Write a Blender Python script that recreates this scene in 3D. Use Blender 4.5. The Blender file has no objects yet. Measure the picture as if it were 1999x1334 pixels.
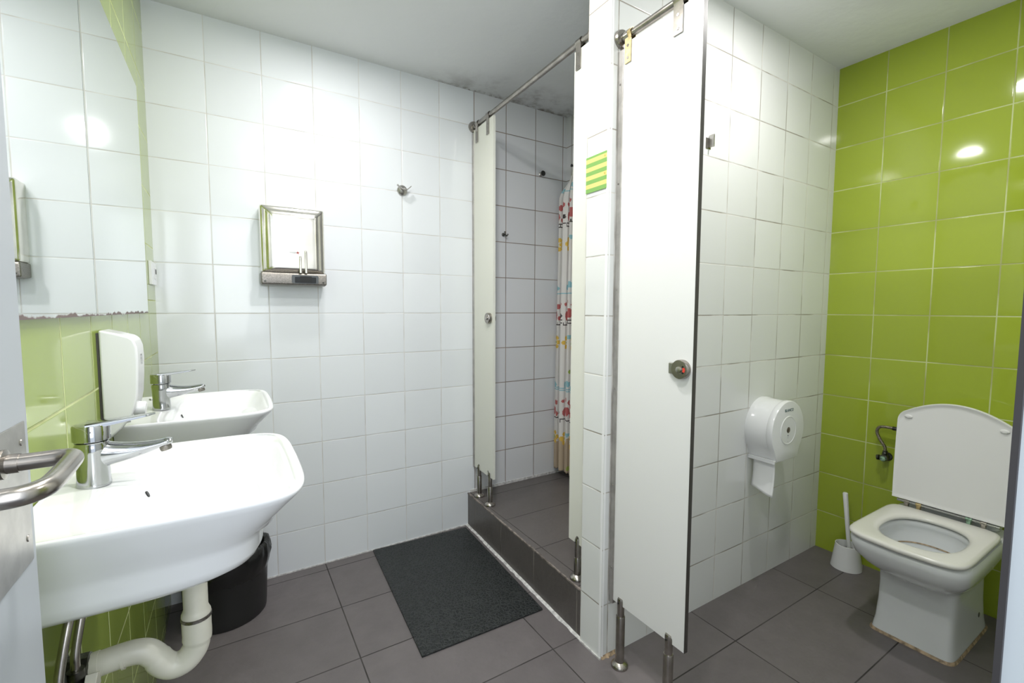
import bpy, bmesh, math, random
from mathutils import Vector, Matrix, noise
random.seed(7)
PI = math.pi
scene = bpy.context.scene
col = scene.collection

# ------------------------------------------------------------------ camera
cam_d = bpy.data.cameras.new('camera')
cam = bpy.data.objects.new('camera', cam_d); col.objects.link(cam)
cam_d.sensor_width = 36.0
cam_d.lens = 890.074 / 1999.0 * 36.0
cam_d.clip_start = 0.01
R_ = Vector((0.85129, -0.52468532, 0.00326412)); U_ = Vector((0.03439926, 0.06201745, 0.99748209)); F_ = Vector((0.52356664, 0.84903425, -0.07084362))
m3 = Matrix((R_, U_, -F_)).transposed()
cam.matrix_world = Matrix.Translation((0.24700, -2.25056, 1.21463)) @ m3.to_4x4()
scene.camera = cam

# ------------------------------------------------------------------ light and exposure
scene.view_settings.view_transform = 'Standard'
scene.view_settings.look = 'None'
scene.view_settings.gamma = 1.0
scene.view_settings.use_curve_mapping = False
scene.view_settings.exposure = 0.25
world = bpy.data.worlds.new('world'); scene.world = world; world.use_nodes = True
world.node_tree.nodes['Background'].inputs[0].default_value = (0.80, 0.88, 1.0, 1)
world.node_tree.nodes['Background'].inputs[1].default_value = 1.2

def area(name, loc, target, sx, sy, power, color):
    d = bpy.data.lights.new(name, 'AREA'); d.shape = 'RECTANGLE'; d.size = sx; d.size_y = sy
    d.energy = power; d.color = color
    o = bpy.data.objects.new(name, d); col.objects.link(o)
    o.location = loc
    o.rotation_euler = (Vector(target) - Vector(loc)).to_track_quat('-Z', 'Y').to_euler()
    return o
area('doorway_light', (0.31, -2.40, 1.45), (0.75, -0.9, 1.20), 0.50, 1.00, 4.5, (0.90, 0.95, 1.0))
LAMP_POWER = 4.0      # main ceiling lamp; the toilet cubicle's lamp is weaker

# ------------------------------------------------------------------ materials
def new_mat(name):
    m = bpy.data.materials.new(name); m.use_nodes = True
    return m, m.node_tree, m.node_tree.nodes['Principled BSDF']
class NB:
    """small helper to chain math nodes"""
    def __init__(s, nt): s.nt = nt
    def m(s, op, a, b=None, c=None, clamp=False):
        n = s.nt.nodes.new('ShaderNodeMath'); n.operation = op; n.use_clamp = clamp
        for i, v in enumerate((a, b, c)):
            if v is None: continue
            if isinstance(v, (int, float)): n.inputs[i].default_value = v
            else: s.nt.links.new(v, n.inputs[i])
        return n.outputs[0]
    def noise(s, vec, scale, detail=3, rough=0.5):
        n = s.nt.nodes.new('ShaderNodeTexNoise'); n.inputs['Scale'].default_value = scale
        n.inputs['Detail'].default_value = detail; n.inputs['Roughness'].default_value = rough
        s.nt.links.new(vec, n.inputs['Vector']); return n.outputs['Fac']
    def mix(s, fac, a, b):
        n = s.nt.nodes.new('ShaderNodeMix'); n.data_type = 'RGBA'
        for k, v in ((0, fac), (6, a), (7, b)):
            if isinstance(v, (int, float)): n.inputs[k].default_value = v
            elif isinstance(v, tuple): n.inputs[k].default_value = v if len(v) == 4 else v + (1,)
            else: s.nt.links.new(v, n.inputs[k])
        return n.outputs[2]
    def ramp(s, v, a, b, lo=0.0, hi=1.0):
        n = s.nt.nodes.new('ShaderNodeMapRange'); n.interpolation_type = 'SMOOTHSTEP'
        s.nt.links.new(v, n.inputs[0])
        n.inputs[1].default_value = a; n.inputs[2].default_value = b; n.inputs[3].default_value = lo; n.inputs[4].default_value = hi
        return n.outputs[0]
    def pos(s):
        g = s.nt.nodes.new('ShaderNodeNewGeometry'); return g.outputs['Position'], g.outputs['Normal']
    def sep(s, v):
        n = s.nt.nodes.new('ShaderNodeSeparateXYZ'); s.nt.links.new(v, n.inputs[0]); return n.outputs
    def comb(s, *a):
        n = s.nt.nodes.new('ShaderNodeCombineXYZ')
        for i, v in enumerate(a):
            if isinstance(v, (int, float)): n.inputs[i].default_value = v
            else: s.nt.links.new(v, n.inputs[i])
        return n.outputs[0]
    def white(s, vec):
        n = s.nt.nodes.new('ShaderNodeTexWhiteNoise'); n.noise_dimensions = '3D'; s.nt.links.new(vec, n.inputs['Vector']); return n.outputs['Value']
    def bump(s, h, strength, dist, nrm=None):
        n = s.nt.nodes.new('ShaderNodeBump'); n.inputs['Strength'].default_value = strength; n.inputs['Distance'].default_value = dist
        s.nt.links.new(h, n.inputs['Height'])
        if nrm is not None: s.nt.links.new(nrm, n.inputs['Normal'])
        return n.outputs[0]

def tile_mat(name, base, grout_a, grout_b, w=0.2, h=0.2, ox=0.0, oy=0.0, oz=0.0, gw=0.003, rough=0.1, floor=False,
             var=0.03, mottling=0.0, wave=0.0006, grain=0.0):
    m, nt, bsdf = new_mat(name); b = NB(nt)
    P, N = b.pos(); p = b.sep(P); n = b.sep(N)
    if floor:
        u = b.m('DIVIDE', b.m('SUBTRACT', p[0], ox), w); v = b.m('DIVIDE', b.m('SUBTRACT', p[1], oy), h)
    else:
        isx = b.m('GREATER_THAN', b.m('ABSOLUTE', n[0]), 0.5)
        ux = b.m('SUBTRACT', p[0], ox); uy = b.m('SUBTRACT', p[1], oy)
        u = b.m('DIVIDE', b.m('ADD', b.m('MULTIPLY', isx, uy), b.m('MULTIPLY', b.m('SUBTRACT', 1.0, isx), ux)), w)
        v = b.m('DIVIDE', b.m('SUBTRACT', p[2], oz), h)
    def edge(t, s):
        return b.m('MULTIPLY', b.m('SUBTRACT', 0.5, b.m('ABSOLUTE', b.m('SUBTRACT', b.m('FRACT', t), 0.5))), s)
    d = b.m('MINIMUM', edge(u, w), edge(v, h))
    mask = b.ramp(d, gw * 0.5, gw * 0.5 + 0.0012)
    idv = b.comb(b.m('FLOOR', u), b.m('FLOOR', v), 3.0)
    rnd = b.white(idv)
    shade = b.m('ADD', 1.0 - var, b.m('MULTIPLY', rnd, 2 * var))
    if mottling:
        nz = b.noise(P, 9.0, 6, 0.62)
        shade = b.m('MULTIPLY', shade, b.m('ADD', 1.0 - mottling, b.m('MULTIPLY', nz, 2 * mottling)))
    tcol = nt.nodes.new('ShaderNodeVectorMath'); tcol.operation = 'SCALE'
    tcol.inputs[0].default_value = base; nt.links.new(shade, tcol.inputs['Scale'])
    gm = b.ramp(b.noise(P, 5.0, 4), 0.42, 0.6)
    gcol = b.mix(gm, grout_a, grout_b)
    c = b.mix(mask, gcol, tcol.outputs[0])
    nt.links.new(c, bsdf.inputs['Base Color'])
    r = b.m('ADD', b.m('MULTIPLY', mask, rough - 0.7), 0.7)
    if grain: r = b.m('ADD', r, b.m('MULTIPLY', b.noise(P, 60.0, 4), grain))
    nt.links.new(r, bsdf.inputs['Roughness'])
    hgt = b.ramp(d, 0.0, 0.004)
    n1 = b.bump(hgt, 0.6, 0.0012)
    # every tile sits slightly out of plane, so each mirrors a slightly different direction
    off = nt.nodes.new('ShaderNodeVectorMath'); off.operation = 'MULTIPLY_ADD'
    nt.links.new(idv, off.inputs[0]); off.inputs[1].default_value = (7.31, 3.17, 5.7); nt.links.new(P, off.inputs[2])
    n2 = b.bump(b.noise(off.outputs[0], 3.0, 1), 0.5, wave * 10, n1)
    if grain: n2 = b.bump(b.noise(P, 35.0, 8, 0.7), 0.35, 0.004, n2)
    nt.links.new(n2, bsdf.inputs['Normal'])
    return m

def simple(name, colr, rough=0.5, metal=0.0, spec=0.5, coat=0.0, nscale=0, namp=0.0, bump=0.0, bscale=40.0, rough_var=0.0, stretch=None):
    m, nt, bsdf = new_mat(name); b = NB(nt)
    bsdf.inputs['Base Color'].default_value = (*colr, 1); bsdf.inputs['Roughness'].default_value = rough
    bsdf.inputs['Metallic'].default_value = metal; bsdf.inputs['Specular IOR Level'].default_value = spec
    bsdf.inputs['Coat Weight'].default_value = coat; bsdf.inputs['Coat Roughness'].default_value = 0.05
    tc = nt.nodes.new('ShaderNodeTexCoord'); vec = tc.outputs['Object']
    if stretch:
        mp = nt.nodes.new('ShaderNodeMapping'); nt.links.new(vec, mp.inputs[0]); mp.inputs['Scale'].default_value = stretch; vec = mp.outputs[0]
    if nscale:
        nz = b.noise(vec, nscale, 4)
        lo = tuple(max(0, c * (1 - namp)) for c in colr); hi = tuple(min(1, c * (1 + namp)) for c in colr)
        nt.links.new(b.mix(b.ramp(nz, 0.3, 0.7), lo, hi), bsdf.inputs['Base Color'])
    if rough_var:
        nz = b.noise(vec, max(nscale, 12), 4)
        nt.links.new(b.m('ADD', rough - rough_var / 2, b.m('MULTIPLY', nz, rough_var)), bsdf.inputs['Roughness'])
    if bump:
        nt.links.new(b.bump(b.noise(vec, bscale, 5), bump, 0.002), bsdf.inputs['Normal'])
    return m

M = {}
ZR = 1.1926   # height of a grout line, rows are 20 cm
WHITE = (0.79, 0.82, 0.85)
M['tile_back'] = tile_mat('white_wall_tile', WHITE, (0.74, 0.74, 0.73), (0.60, 0.58, 0.55), ox=0.192, oy=-0.05, oz=ZR - 1.2, gw=0.0022, rough=0.10)
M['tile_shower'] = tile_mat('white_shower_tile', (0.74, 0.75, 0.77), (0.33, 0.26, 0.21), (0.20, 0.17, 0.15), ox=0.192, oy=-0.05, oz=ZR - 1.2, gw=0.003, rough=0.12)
M['tile_partition'] = tile_mat('white_partition_tile', (0.77, 0.78, 0.77), (0.72, 0.70, 0.66), (0.36, 0.33, 0.29), ox=2.782 - 0.2527, oy=-1.026, oz=ZR - 1.2, gw=0.003, rough=0.08)
M['tile_green'] = tile_mat('lime_green_tile', (0.335, 0.42, 0.04), (0.56, 0.62, 0.30), (0.38, 0.40, 0.16), ox=0.0, oy=-1.136 - 0.1923, oz=ZR - 1.2, gw=0.0028, rough=0.07, var=0.05)
M['tile_green_hazed'] = tile_mat('hazed_lime_tile_sinks', (0.31, 0.395, 0.085), (0.62, 0.68, 0.36), (0.42, 0.45, 0.2), ox=0.0, oy=-0.99, oz=ZR - 1.2 - 0.15 + 0.0, gw=0.003, rough=0.07, var=0.04)  # same lime tile, made paler: lens haze put into the colour
M['tile_floor'] = tile_mat('dark_floor_tile', (0.150, 0.134, 0.136), (0.06, 0.055, 0.052), (0.025, 0.022, 0.02), w=0.597, h=0.3167, ox=-0.005, oy=-0.06, gw=0.003, rough=0.42, floor=True, var=0.05, mottling=0.25, grain=0.15)
M['tile_step'] = tile_mat('dark_step_tile', (0.125, 0.112, 0.108), (0.035, 0.03, 0.028), (0.07, 0.065, 0.06), w=0.62, h=0.30, ox=1.36, oy=-0.395, gw=0.003, rough=0.30, floor=True, var=0.04, mottling=0.2, grain=0.12)
M['tile_riser'] = tile_mat('dark_riser_tile', (0.105, 0.093, 0.088), (0.22, 0.20, 0.18), (0.10, 0.09, 0.08), w=0.30, h=0.5, ox=0.0, oy=-0.395, oz=-0.2, gw=0.003, rough=0.30, var=0.04, mottling=0.2, grain=0.12)
M['steel'] = simple('brushed_steel', (0.37, 0.345, 0.315), 0.26, 1.0, nscale=30, namp=0.15, bump=0.05, bscale=120)
M['steel_light'] = simple('satin_steel_plate', (0.47, 0.455, 0.43), 0.32, 1.0, nscale=40, namp=0.12, bump=0.05, bscale=150)
M['chrome'] = simple('chrome', (0.48, 0.49, 0.50), 0.07, 1.0, rough_var=0.12, bump=0.02, bscale=30)
M['polished'] = simple('polished_stainless', (0.86, 0.83, 0.78), 0.16, 1.0, nscale=14, namp=0.06, rough_var=0.12)
M['aged_steel'] = simple('aged_speckled_steel', (0.27, 0.25, 0.225), 0.38, 1.0, nscale=260, namp=0.22, bump=0.1, bscale=300)
M['profile'] = simple('dull_aluminium_profile', (0.50, 0.48, 0.46), 0.45, 1.0, nscale=25, namp=0.12)
M['brass'] = simple('yellowed_bracket_steel', (0.55, 0.44, 0.24), 0.42, 1.0, nscale=60, namp=0.2)
M['ceramic'] = simple('white_ceramic', (0.84, 0.85, 0.86), 0.08, 0.0, coat=0.3)
M['ceramic_toilet'] = simple('toilet_ceramic', (0.74, 0.76, 0.77), 0.10, coat=0.3, nscale=4, namp=0.03)
M['seat_plastic'] = simple('seat_plastic', (0.74, 0.73, 0.68), 0.22)
M['lid_plastic'] = simple('lid_plastic', (0.80, 0.80, 0.79), 0.25)
M['pvc'] = simple('aged_white_pvc', (0.70, 0.68, 0.58), 0.35, nscale=14, namp=0.08)
M['abs'] = simple('white_plastic', (0.80, 0.81, 0.81), 0.16)
M['laminate'] = simple('white_laminate', (0.82, 0.82, 0.81), 0.32)
M['laminate_cream'] = simple('cream_laminate', (0.76, 0.76, 0.69), 0.32)
M['door_paint'] = simple('door_paint', (0.41, 0.44, 0.47), 0.35)
M['edge_dark'] = simple('dark_panel_edge', (0.05, 0.045, 0.04), 0.4)
M['rubber'] = simple('black_rubber_seal', (0.025, 0.022, 0.024), 0.6)
M['black_plastic'] = simple('black_plastic', (0.018, 0.018, 0.018), 0.4)
M['bag'] = simple('black_bin_bag', (0.012, 0.012, 0.012), 0.22, bump=0.5, bscale=30)
M['dark_metal'] = simple('dark_tarnished_metal', (0.10, 0.10, 0.09), 0.35, 1.0, nscale=60, namp=0.5)
M['verdigris'] = simple('verdigris_metal', (0.25, 0.38, 0.28), 0.5, 0.6, nscale=90, namp=0.5)
M['white_silicone'] = simple('grey_white_sealant', (0.62, 0.61, 0.60), 0.5, nscale=60, namp=0.25, bump=0.4, bscale=60)
M['brown_sealant'] = simple('brown_stained_sealant', (0.34, 0.25, 0.16), 0.6, nscale=60, namp=0.5, bump=0.4, bscale=60)
M['trim_white'] = simple('white_corner_trim', (0.84, 0.84, 0.84), 0.2)
M['paper'] = simple('toilet_paper', (0.82, 0.83, 0.82), 0.9)
M['grille'] = simple('dark_grille', (0.02, 0.022, 0.025), 0.35)
M['grille_rim'] = simple('grey_nozzle_rim', (0.12, 0.13, 0.14), 0.3)
M['ink'] = simple('dark_print', (0.03, 0.09, 0.09), 0.5)
M['ink_grey'] = simple('grey_print', (0.12, 0.13, 0.15), 0.5)
M['red'] = simple('red_print', (0.75, 0.06, 0.04), 0.4)
M['dark'] = simple('near_black', (0.01, 0.01, 0.01), 0.5)
M['water'] = simple('bowl_water', (0.62, 0.68, 0.70), 0.02)

def mat_ceiling():
    m, nt, bsdf = new_mat('ceiling_plaster'); b = NB(nt)
    P, N = b.pos(); p = b.sep(P)
    base = b.mix(b.noise(P, 2.5, 4), (0.76, 0.78, 0.80), (0.82, 0.83, 0.84))
    def blob(x, y, sx, sy):
        dx = b.m('DIVIDE', b.m('SUBTRACT', p[0], x), sx); dy = b.m('DIVIDE', b.m('SUBTRACT', p[1], y), sy)
        d = b.m('SQRT', b.m('ADD', b.m('MULTIPLY', dx, dx), b.m('MULTIPLY', dy, dy)))
        return b.ramp(d, 0.1, 1.0, 1.0, 0.0)
    n1 = b.ramp(b.noise(P, 7.0, 7, 0.65), 0.40, 0.66)
    n2 = b.ramp(b.noise(P, 40.0, 6, 0.7), 0.42, 0.62)
    stain = b.m('ADD', b.m('MULTIPLY', blob(1.75, 0.0, 0.80, 0.30), b.m('ADD', 0.15, b.m('MULTIPLY', n1, 0.75))),
                b.m('MULTIPLY', blob(2.10, -1.62, 0.5, 0.35), b.m('MULTIPLY', n1, 0.45)), clamp=True)
    c = b.mix(stain, base, (0.17, 0.14, 0.12))
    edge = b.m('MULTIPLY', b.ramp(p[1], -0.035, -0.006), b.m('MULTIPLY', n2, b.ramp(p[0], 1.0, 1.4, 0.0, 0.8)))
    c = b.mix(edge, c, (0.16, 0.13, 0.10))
    nt.links.new(c, bsdf.inputs['Base Color'])
    bsdf.inputs['Roughness'].default_value = 0.75
    nt.links.new(b.bump(b.noise(P, 18.0, 6), 0.25, 0.01), bsdf.inputs['Normal'])
    return m
M['ceiling'] = mat_ceiling()

def mat_mirror():
    m, nt, bsdf = new_mat('mirror_glass'); b = NB(nt)
    P, N = b.pos(); p = b.sep(P)
    z = b.m('SUBTRACT', p[2], b.m('MULTIPLY', b.noise(P, 28.0, 5), 0.022))
    rot = b.ramp(z, 1.190, 1.1935, 1.0, 0.0)
    nt.links.new(b.mix(rot, (0.86, 0.89, 0.89), (0.17, 0.13, 0.12)), bsdf.inputs['Base Color'])
    nt.links.new(b.m('SUBTRACT', 1.0, rot), bsdf.inputs['Metallic'])
    nt.links.new(b.m('ADD', 0.012, b.m('MULTIPLY', rot, 0.6)), bsdf.inputs['Roughness'])
    return m
M['mirror'] = mat_mirror()

def mat_mat():
    m, nt, bsdf = new_mat('black_rubber_mat'); b = NB(nt)
    P, N = b.pos()
    n = nt.nodes.new('ShaderNodeTexVoronoi'); n.feature = 'DISTANCE_TO_EDGE'; n.inputs['Scale'].default_value = 75
    warp = nt.nodes.new('ShaderNodeVectorMath'); warp.operation = 'ADD'
    nn = nt.nodes.new('ShaderNodeTexNoise'); nn.inputs['Scale'].default_value = 60; nt.links.new(P, nn.inputs['Vector'])
    sc = nt.nodes.new('ShaderNodeVectorMath'); sc.operation = 'SCALE'; sc.inputs['Scale'].default_value = 0.02
    nt.links.new(nn.outputs['Color'], sc.inputs[0]); nt.links.new(sc.outputs[0], warp.inputs[0]); nt.links.new(P, warp.inputs[1])
    nt.links.new(warp.outputs[0], n.inputs['Vector'])
    e = b.ramp(n.outputs['Distance'], 0.02, 0.18)
    nt.links.new(b.mix(e, (0.030, 0.034, 0.034), (0.008, 0.010, 0.011)), bsdf.inputs['Base Color'])
    bsdf.inputs['Roughness'].default_value = 0.5
    nt.links.new(b.bump(e, 0.6, 0.0025), bsdf.inputs['Normal'])
    return m
M['mat'] = mat_mat()

# ------------------------------------------------------------------ mesh helpers
def link(o, parent=None, root=None):
    col.objects.link(o)
    if parent is not None:
        o.parent = parent
        if 'org' in parent: o.matrix_parent_inverse = Matrix.Translation(Vector(parent['org'])).inverted()
    return o
ORG = {}
def finish(name, bm, mat, parent=None, smooth=True, bevel=0.0, seg=2, angle=40, sub=0):
    """one mesh object from a bmesh in world coordinates"""
    bmesh.ops.remove_doubles(bm, verts=bm.verts, dist=1e-6)
    bmesh.ops.recalc_face_normals(bm, faces=bm.faces)
    me = bpy.data.meshes.new(name); bm.to_mesh(me); bm.free()
    for mm in (mat if isinstance(mat, (list, tuple)) else [mat]): me.materials.append(mm)
    if smooth:
        for p in me.polygons: p.use_smooth = True
        me.set_sharp_from_angle(angle=math.radians(angle))
    o = bpy.data.objects.new(name, me); col.objects.link(o)
    if parent is not None:
        o.parent = parent
        o.matrix_parent_inverse = Matrix.Translation(ORG.get(parent.name, Vector((0, 0, 0)))).inverted()
    if bevel:
        md = o.modifiers.new('bevel', 'BEVEL'); md.width = bevel; md.segments = seg; md.limit_method = 'ANGLE'; md.angle_limit = math.radians(35)
        md.harden_normals = True
    if sub:
        md = o.modifiers.new('sub', 'SUBSURF'); md.levels = sub; md.render_levels = sub
    return o
def thing(name, loc, label, cat, group=None):
    o = bpy.data.objects.new(name, None); col.objects.link(o); o.location = loc; o.empty_display_size = 0.05
    ORG[o.name] = Vector(loc)
    o['label'] = label; o['category'] = cat
    if group: o['group'] = group
    return o
def tag(o, label, cat, group=None):
    o['label'] = label; o['category'] = cat
    if group: o['group'] = group
    return o
def struct(o): o['kind'] = 'structure'; return o
def dup(root, name, loc, label, group=None):
    r = root.copy(); r.name = name; col.objects.link(r); r.location = loc; r['label'] = label
    if group: r['group'] = group
    for ch in list(root.children):
        c = ch.copy(); col.objects.link(c); c.parent = r; c.matrix_parent_inverse = ch.matrix_parent_inverse.copy()
        for g in list(ch.children):
            d = g.copy(); col.objects.link(d); d.parent = c; d.matrix_parent_inverse = g.matrix_parent_inverse.copy()
    return r
def BM(): return bmesh.new()
def box(bm, x0, y0, z0, x1, y1, z1, mi=0):
    vs = [bm.verts.new(p) for p in ((x0, y0, z0), (x1, y0, z0), (x1, y1, z0), (x0, y1, z0), (x0, y0, z1), (x1, y0, z1), (x1, y1, z1), (x0, y1, z1))]
    for f in ((0, 3, 2, 1), (4, 5, 6, 7), (0, 1, 5, 4), (1, 2, 6, 5), (2, 3, 7, 6), (3, 0, 4, 7)):
        bm.faces.new([vs[i] for i in f]).material_index = mi
    return bm
def loft(bm, rings, cap0=True, cap1=True, close=True, mi=0):
    rv = [[bm.verts.new(p) for p in r] for r in rings]
    n = len(rings[0])
    for a, b in zip(rv, rv[1:]):
        for i in range(n if close else n - 1):
            j = (i + 1) % n
            bm.faces.new((a[i], a[j], b[j], b[i])).material_index = mi
    if cap0: bm.faces.new(rv[0][::-1]).material_index = mi
    if cap1: bm.faces.new(rv[-1]).material_index = mi
    return bm
def frame_for(d):
    d = d.normalized(); a = Vector((0, 0, 1)) if abs(d.z) < 0.9 else Vector((1, 0, 0))
    x = d.cross(a).normalized(); return x, d.cross(x).normalized()
def tube(bm, pts, rad, seg=20, caps=True, mi=0):
    pts = [Vector(p) for p in pts]; n = len(pts)
    rads = rad if isinstance(rad, (list, tuple)) else [rad] * n
    rings = []; x = None
    for i, p in enumerate(pts):
        d = (pts[min(i + 1, n - 1)] - pts[max(i - 1, 0)]).normalized()
        if x is None: x, y = frame_for(d)
        else:
            x = (x - d * x.dot(d)).normalized(); y = d.cross(x)
        rings.append([p + (x * math.cos(2 * PI * k / seg) + y * math.sin(2 * PI * k / seg)) * rads[i] for k in range(seg)])
    return loft(bm, rings, caps, caps, mi=mi)
def lathe(bm, base, axis, prof, seg=32, cap0=True, cap1=True, mi=0):
    """prof: list of (distance along axis, radius)"""
    base = Vector(base); ax = Vector(axis).normalized(); x, y = frame_for(ax)
    rings = [[base + ax * h + (x * math.cos(2 * PI * k / seg) + y * math.sin(2 * PI * k / seg)) * max(r, 1e-4) for k in range(seg)] for h, r in prof]
    return loft(bm, rings, cap0, cap1, mi=mi)
def smooth_path(ctrl, n=8):
    """Catmull-Rom through the control points"""
    c = [Vector(p) for p in ctrl]; c = [c[0] * 2 - c[1]] + c + [c[-1] * 2 - c[-2]]
    out = []
    for i in range(1, len(c) - 2):
        for k in range(n):
            t = k / n
            out.append(0.5 * ((2 * c[i]) + (-c[i - 1] + c[i + 1]) * t + (2 * c[i - 1] - 5 * c[i] + 4 * c[i + 1] - c[i + 2]) * t * t + (-c[i - 1] + 3 * c[i] - 3 * c[i + 1] + c[i + 2]) * t ** 3))
    out.append(c[-2]); return out
def prism(bm, poly, fn, d0, d1, mi=0):
    """polygon (a,b) extruded; fn(a,b,d) -> point"""
    A = [bm.verts.new(fn(a, b, d0)) for a, b in poly]; B = [bm.verts.new(fn(a, b, d1)) for a, b in poly]
    n = len(poly)
    bm.faces.new(A).material_index = mi; bm.faces.new(B[::-1]).material_index = mi
    for i in range(n):
        j = (i + 1) % n; bm.faces.new((A[j], A[i], B[i], B[j])).material_index = mi
    return bm
def superell(x0, x1, hy, cy, z, n=4.0, N=96, bow=0.0, clampx=None):
    out = []; cx = (x0 + x1) / 2; a = (x1 - x0) / 2
    for k in range(N):
        t = 2 * PI * k / N; c, s = math.cos(t), math.sin(t)
        x = cx + a * math.copysign(abs(c) ** (2 / n), c); y = hy * math.copysign(abs(s) ** (2 / n), s)
        if bow: x += bow * (1 - (y / hy) ** 2) * max(0.0, c) if bow > 0 else bow * (1 - (y / hy) ** 2) * max(0.0, -c)
        if clampx is not None: x = max(x, clampx)
        out.append(Vector((x, cy + y, z)))
    return out
def text(name, s, size, loc, xdir, ydir, mat, parent, ext=0.0003):
    cu = bpy.data.curves.new(name, 'FONT'); cu.body = s; cu.size = size; cu.extrude = ext; cu.align_x = 'CENTER'; cu.align_y = 'CENTER'
    cu.materials.append(mat)
    tmp = bpy.data.objects.new(name, cu); col.objects.link(tmp); bpy.context.view_layer.update()
    me = bpy.data.meshes.new_from_object(tmp.evaluated_get(bpy.context.evaluated_depsgraph_get()))
    bpy.data.objects.remove(tmp); me.materials.clear(); me.materials.append(mat)
    o = bpy.data.objects.new(name, me); col.objects.link(o)
    x = Vector(xdir).normalized(); y = Vector(ydir).normalized(); z = x.cross(y)
    mw = Matrix.Translation(Vector(loc)) @ Matrix((x, y, z)).transposed().to_4x4()
    o.parent = parent; org = ORG.get(parent.name, Vector((0, 0, 0)))
    o.matrix_parent_inverse = Matrix.Translation(org).inverted(); o.matrix_basis = mw
    return o

# ------------------------------------------------------------------ the room
H = 2.370; YP = -1.136; YS = -1.026; XG = 2.782; XS = 2.02; YF = -2.192; DOOR_X = 0.578
struct(finish('floor', box(BM(), -0.6, -4.0, -0.10, 2.9, 0.12, 0.0), M['tile_floor'], smooth=False))
struct(finish('ceiling', box(BM(), -0.12, YF - 0.12, H, 2.9, 0.12, H + 0.12), M['ceiling'], smooth=False))
struct(finish('wall_left', box(BM(), -0.12, YF - 0.12, 0, 0.0, 0.12, H), M['tile_green_hazed'], smooth=False))
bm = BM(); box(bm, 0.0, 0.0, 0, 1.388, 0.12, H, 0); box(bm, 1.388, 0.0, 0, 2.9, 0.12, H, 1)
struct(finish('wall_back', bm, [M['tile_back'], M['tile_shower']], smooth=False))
struct(finish('wall_right', box(BM(), XG, YF - 0.12, 0, XG + 0.12, 0.0, H), M['tile_green'], smooth=False))
struct(finish('wall_partition', box(BM(), 1.300, YP, 0, XG, YS, H), M['tile_partition'], smooth=False))
struct(finish('wall_shower', box(BM(), XS, YS, 0, XS + 0.10, 0.0, H), M['tile_shower'], smooth=False))
struct(finish('wall_front', box(box(BM(), DOOR_X + 0.02, YF - 0.12, 0, XG, YF, H), 0.0, YF - 0.12, 2.08, DOOR_X + 0.02, YF, H), M['tile_back'], smooth=False))

# raised shower floor, tiled in dark stone, with a riser
SXT = lambda y: 1.3465 + (y / -1.026) * (1.3065 - 1.3465)   # slightly skewed front edge
bm = BM()
x0, x1 = SXT(0), SXT(YS)
prism(bm, [(x0, 0.0), (x1, YS), (XS, YS), (XS, 0.0)], lambda a, b, d: Vector((a, b, d)), 0.0, 0.185)
bm.normal_update(); bm.faces.ensure_lookup_table()
for f in bm.faces: f.material_index = 0 if abs(f.normal.z) > 0.5 else 1
struct(finish('floor_shower', bm, [M['tile_step'], M['tile_riser']], smooth=False, bevel=0.002))
# pale sealant along the foot and the nosing of the step
bm = BM()
prof = []
random.seed(3)
ys = [YS + (0 - YS) * k / 40 for k in range(41)]
rings = []
for y in ys:
    w = 0.013 + random.uniform(-0.003, 0.003); hh = 0.007 + random.uniform(-0.001, 0.001); x = SXT(y) + 0.002
    rings.append([Vector((x, y, 0.0005)), Vector((x - w, y, 0.0005)), Vector((x - w * 0.7, y, hh * 0.6)), Vector((x, y, hh))])
loft(bm, rings)
struct(finish('trim_1', bm, M['white_silicone']))
bm = BM(); rings = []
for y in ys:
    w = 0.003 + random.uniform(0, 0.0035); x = SXT(y)
    rings.append([Vector((x - 0.0016, y, 0.180)), Vector((x - 0.0016, y, 0.1865)), Vector((x + w, y, 0.1868)), Vector((x + w, y, 0.183))])
loft(bm, rings)
struct(finish('trim_2', bm, M['aged_grout'] if 'aged_grout' in M else simple('worn_nosing_grout', (0.22, 0.19, 0.17), 0.7, nscale=40, namp=0.5)))
# rounded white corner strip on the end of the partition
bm = BM()
arc = [(1.2985 + 0.010 - 0.0115 * math.cos(t), YP + 0.010 - 0.0115 * math.sin(t)) for t in [k * PI / 2 / 8 for k in range(9)]]
prism(bm, arc + [(1.312, YP + 0.010)], lambda a, b, d: Vector((a, b, d)), 0.004, H - 0.001)
struct(finish('trim_3', bm, M['trim_white'], angle=60))
# pale caulk line at the foot of the back wall and of the partition
struct(finish('trim_4', box(BM(), 0.30, -0.003, 0.0, 1.33, 0.0, 0.006), M['white_silicone'], smooth=False))
struct(finish('trim_5', box(BM(), 1.362, -0.004, 0.1855, XS, 0.0, 0.200), M['white_silicone'], smooth=False))
bm = BM(); box(bm, 1.2945, YP, 0.0, 1.2995, YS, 0.006); struct(finish('trim_6', bm, M['white_silicone'], smooth=False))
bm = BM(); rings = []
for k in range(20):
    x = 1.302 + 0.09 * k / 19; w = 0.004 + random.uniform(0, 0.008) * math.sin(PI * k / 19)
    rings.append([Vector((x, YP, 0.0005)), Vector((x, YP - w, 0.0005)), Vector((x, YP - w * 0.5, 0.006)), Vector((x, YP, 0.012))])
loft(bm, rings); struct(finish('trim_7', bm, M['brown_sealant']))

# door frame on the right with its rubber seal (the camera stands in this doorway)
bm = BM(); box(bm, DOOR_X, YF - 0.125, 0.0, DOOR_X + 0.02, YF + 0.0, 2.08); box(bm, 0.0, YF - 0.125, 2.05, DOOR_X, YF, 2.08)
fr = finish('door_frame', bm, M['door_paint'], smooth=False); fr.name = 'trim_8'; struct(fr)
struct(finish('trim_9', box(BM(), DOOR_X - 0.003, YF - 0.0022, 0.0, DOOR_X, YF + 0.0005, 2.05), M['rubber'], smooth=False))

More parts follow.
